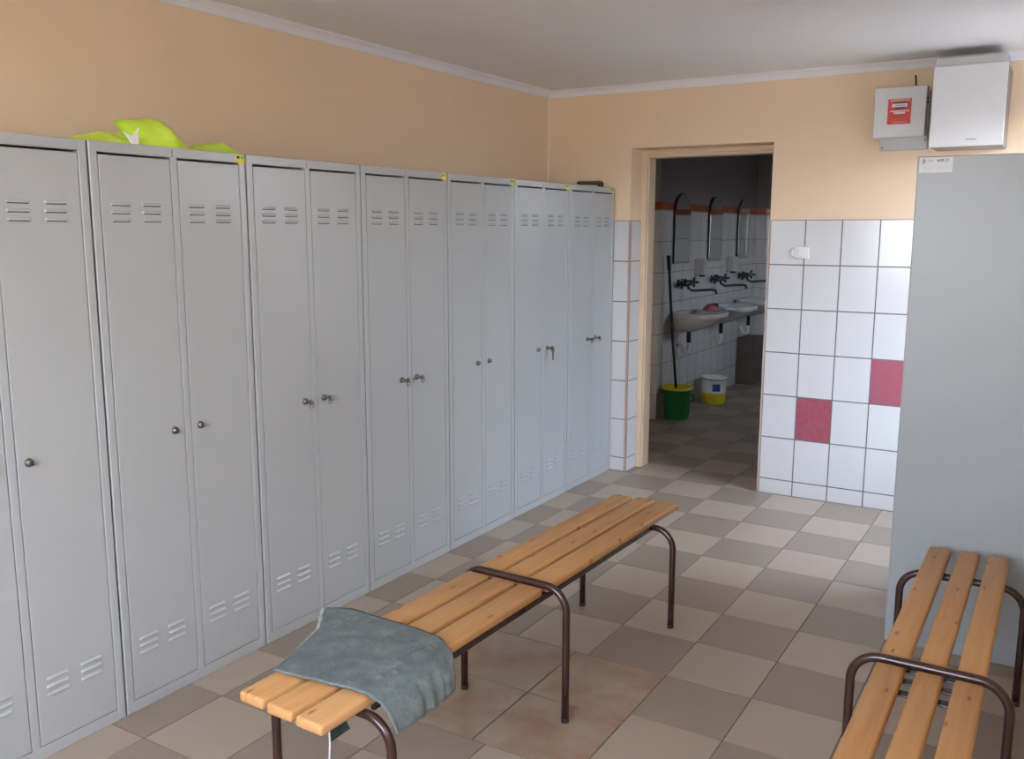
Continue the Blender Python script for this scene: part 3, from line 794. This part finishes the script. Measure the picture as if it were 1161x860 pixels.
# rag on the first basin
ck = thing('cleaning_rag', (-0.14, 2.24, 0.866), 'small crumpled pink and dark rag on the rim of the first washbasin', 'rag')
def lump(name, c, r, m, seed, par):
    mb = MB(); bmesh.ops.create_icosphere(mb.bm, subdivisions=3, radius=1.0); mb.mi(m)
    for v_ in mb.bm.verts:
        n_ = noise.noise(v_.co * 1.7 + Vector((seed, 0, 0))) * 0.35
        v_.co = Vector((v_.co.x * r[0], v_.co.y * r[1], v_.co.z * r[2])) * (1 + n_) + Vector(c)
        v_.co.z = max(v_.co.z, 0.0)
    for f_ in mb.bm.faces: f_.smooth = True
    return mb.build(name, par)
tag(lump('cloth', (0.02, -0.02, 0.015), (0.07, 0.07, 0.03), 'pink', 1.0, ck), 'pink cloth')
tag(lump('cloth', (0.0, 0.04, 0.036), (0.045, 0.04, 0.018), 'redcloth', 2.0, ck), 'red cloth')
tag(lump('cloth', (0.0, 0.10, 0.034), (0.045, 0.055, 0.022), 'darkcloth', 3.0, ck), 'dark cloth')

# green mop bucket with yellow wringer, and the mop
gbk = thing('mop_bucket', (-0.235, 1.79, 0), 'green plastic bucket with a yellow wringer in the doorway room', 'bucket')
b = MB(); b.lathe([(0.092, 0.0), (0.098, 0.004), (0.118, 0.235), (0.126, 0.240), (0.126, 0.252), (0.116, 0.252), (0.114, 0.235), (0.094, 0.008), (0.01, 0.008)], 'greenp', seg=40); b.build('pail', gbk)
b = MB(); b.lathe([(0.130, 0.249), (0.131, 0.262), (0.122, 0.272), (0.108, 0.268), (0.075, 0.215), (0.055, 0.180), (0.05, 0.180), (0.07, 0.215), (0.105, 0.255), (0.128, 0.249)], 'yellowp', seg=40, cap0=False, cap1=False); b.build('wringer', gbk)
b = MB(); b.tube([(0.118, -0.02, 0.215), (0.14, -0.02, 0.210), (0.148, -0.02, 0.185), (0.135, -0.02, 0.160), (0.110, -0.02, 0.158)], 0.008, 'greenp', 10); b.build('handle', gbk)
mo = thing('mop', (-0.235, 1.79, 0.12), 'dark mop pole standing in the green bucket and leaning on the wall', 'mop')
b = MB(); b.tube([(0.0, 0.0, 0.02), (-0.040, -0.030, 0.5), (-0.088, -0.055, 1.20)], 0.011, 'rubber', 12); b.build('pole', mo)
b = MB(); b.tube([(-0.081, -0.052, 1.10), (-0.0895, -0.056, 1.22)], [0.015, 0.017], 'rubber', 12); b.build('grip', mo)
b = MB(); b.lathe([(0.012, 0.0), (0.04, -0.02), (0.047, -0.10), (0.035, -0.11)], 'cord', (0, 0, 0.04), seg=20); b.build('mop_head', mo)

# yellow and white paint pail
yb = thing('plastic_pail', (-0.205, 2.62, 0), 'white and yellow plastic pail on the floor under the washbasins', 'pail')
b = MB(); b.lathe([(0.096, 0.0), (0.103, 0.006), (0.108, 0.10)], 'yellowp', seg=36, cap1=False); b.lathe([(0.108, 0.10), (0.112, 0.215), (0.117, 0.218), (0.117, 0.24), (0.108, 0.24), (0.104, 0.22), (0.098, 0.02), (0.01, 0.02)], 'offwhite', seg=36, cap0=False)
b.build('pail_body', yb)
b = MB(); pts = []
for a in range(9):
    t = -1.35 + 0.62 * a / 8; pts.append((t,))
b.rings([[(0.1135 * math.cos(t), 0.1135 * math.sin(t), z) for (t,) in pts] for z in (0.12, 0.185)], 'blue', False, False, closed=False); b.build('printed_label', yb)
b = MB(); b.tube([(0.119 * math.cos(t), 0.119 * math.sin(t), 0.225 - 0.07 * math.sin(t * 1.0 + 2.2 + math.pi / 2 + 0.0) * 0) for t in [(-2.4 + 2.6 * i / 20) for i in range(21)]], 0.003, 'dark', 6); b.build('bail_handle', yb)

# dark box under the farthest basin
bx_ = thing('storage_box', (-0.25, 3.88, 0), 'dark brown box under the farthest washbasin', 'box')
b = MB(); b.box(-0.10, 0.07, -0.14, 0.16, 0.0, 0.46, 'woodpanel', 0.004); b.build('body', bx_)
b = MB(); b.box(-0.105, 0.075, -0.145, 0.165, 0.46, 0.476, 'woodpanel', 0.003); b.build('lid', bx_)

# ------------------------------------------------------------------ light: sky through the windows
w = bpy.data.worlds.new('sky'); SC.world = w; w.use_nodes = True
nt = w.node_tree; bg = nt.nodes['Background']
tc = nt.nodes.new('ShaderNodeTexCoord'); sx = nt.nodes.new('ShaderNodeSeparateXYZ'); nt.links.new(tc.outputs['Generated'], sx.inputs[0])
rp = nt.nodes.new('ShaderNodeValToRGB'); nt.links.new(sx.outputs['Z'], rp.inputs['Fac'])
mr = nt.nodes.new('ShaderNodeMapRange'); mr.inputs['From Min'].default_value = -1; mr.inputs['From Max'].default_value = 1
nt.links.new(sx.outputs['Z'], mr.inputs['Value']); nt.links.new(mr.outputs[0], rp.inputs['Fac'])
e = rp.color_ramp.elements
GROUND = (0.46, 0.465, 0.47); SKYL = (0.96, 1.05, 1.20); SKYH = (0.70, 0.90, 1.28)
e[0].position = 0.0; e[0].color = (*GROUND, 1); e[1].position = 1.0; e[1].color = (*SKYH, 1)
for p_, c_ in ((0.503, GROUND), (0.52, SKYL)):
    x_ = e.new(p_); x_.color = (*c_, 1)
nt.links.new(rp.outputs['Color'], bg.inputs['Color']); bg.inputs['Strength'].default_value = 20.5
def portal(name, loc, rot, sx_, sy_):
    l = bpy.data.lights.new(name, 'AREA'); l.shape = 'RECTANGLE'; l.size = sx_; l.size_y = sy_; l.cycles.is_portal = True
    o = bpy.data.objects.new(name, l); COL.objects.link(o); o.location = loc; o.rotation_euler = rot
def win_portal(name, axis, c, h):
    p, q, r, s = h
    if axis == 'x': portal(name, (c, (p + q) / 2, (r + s) / 2), (math.pi / 2, 0, math.pi / 2), q - p, s - r)
    else: portal(name, ((p + q) / 2, c, (r + s) / 2), (-math.pi / 2, 0, 0), q - p, s - r)
win_portal('daylight_portal', 'x', XR + WT + 0.01, WIN_R)
win_portal('daylight_portal', 'x', XR + WT + 0.01, WIN_ADDED)
win_portal('daylight_portal', 'y', YR - WT - 0.01, WIN_B)
win_portal('daylight_portal', 'x', WX1 + 0.21, WIN_W)

# ------------------------------------------------------------------ render look
SC.view_settings.view_transform = 'Standard'; SC.view_settings.look = 'None'
SC.view_settings.exposure = 0.0; SC.view_settings.gamma = 1.0; SC.view_settings.use_curve_mapping = False
SC.cycles.max_bounces = 10; SC.cycles.diffuse_bounces = 6; SC.cycles.glossy_bounces = 4
SC.cycles.use_denoising = True; SC.cycles.sample_clamp_indirect = 6.0
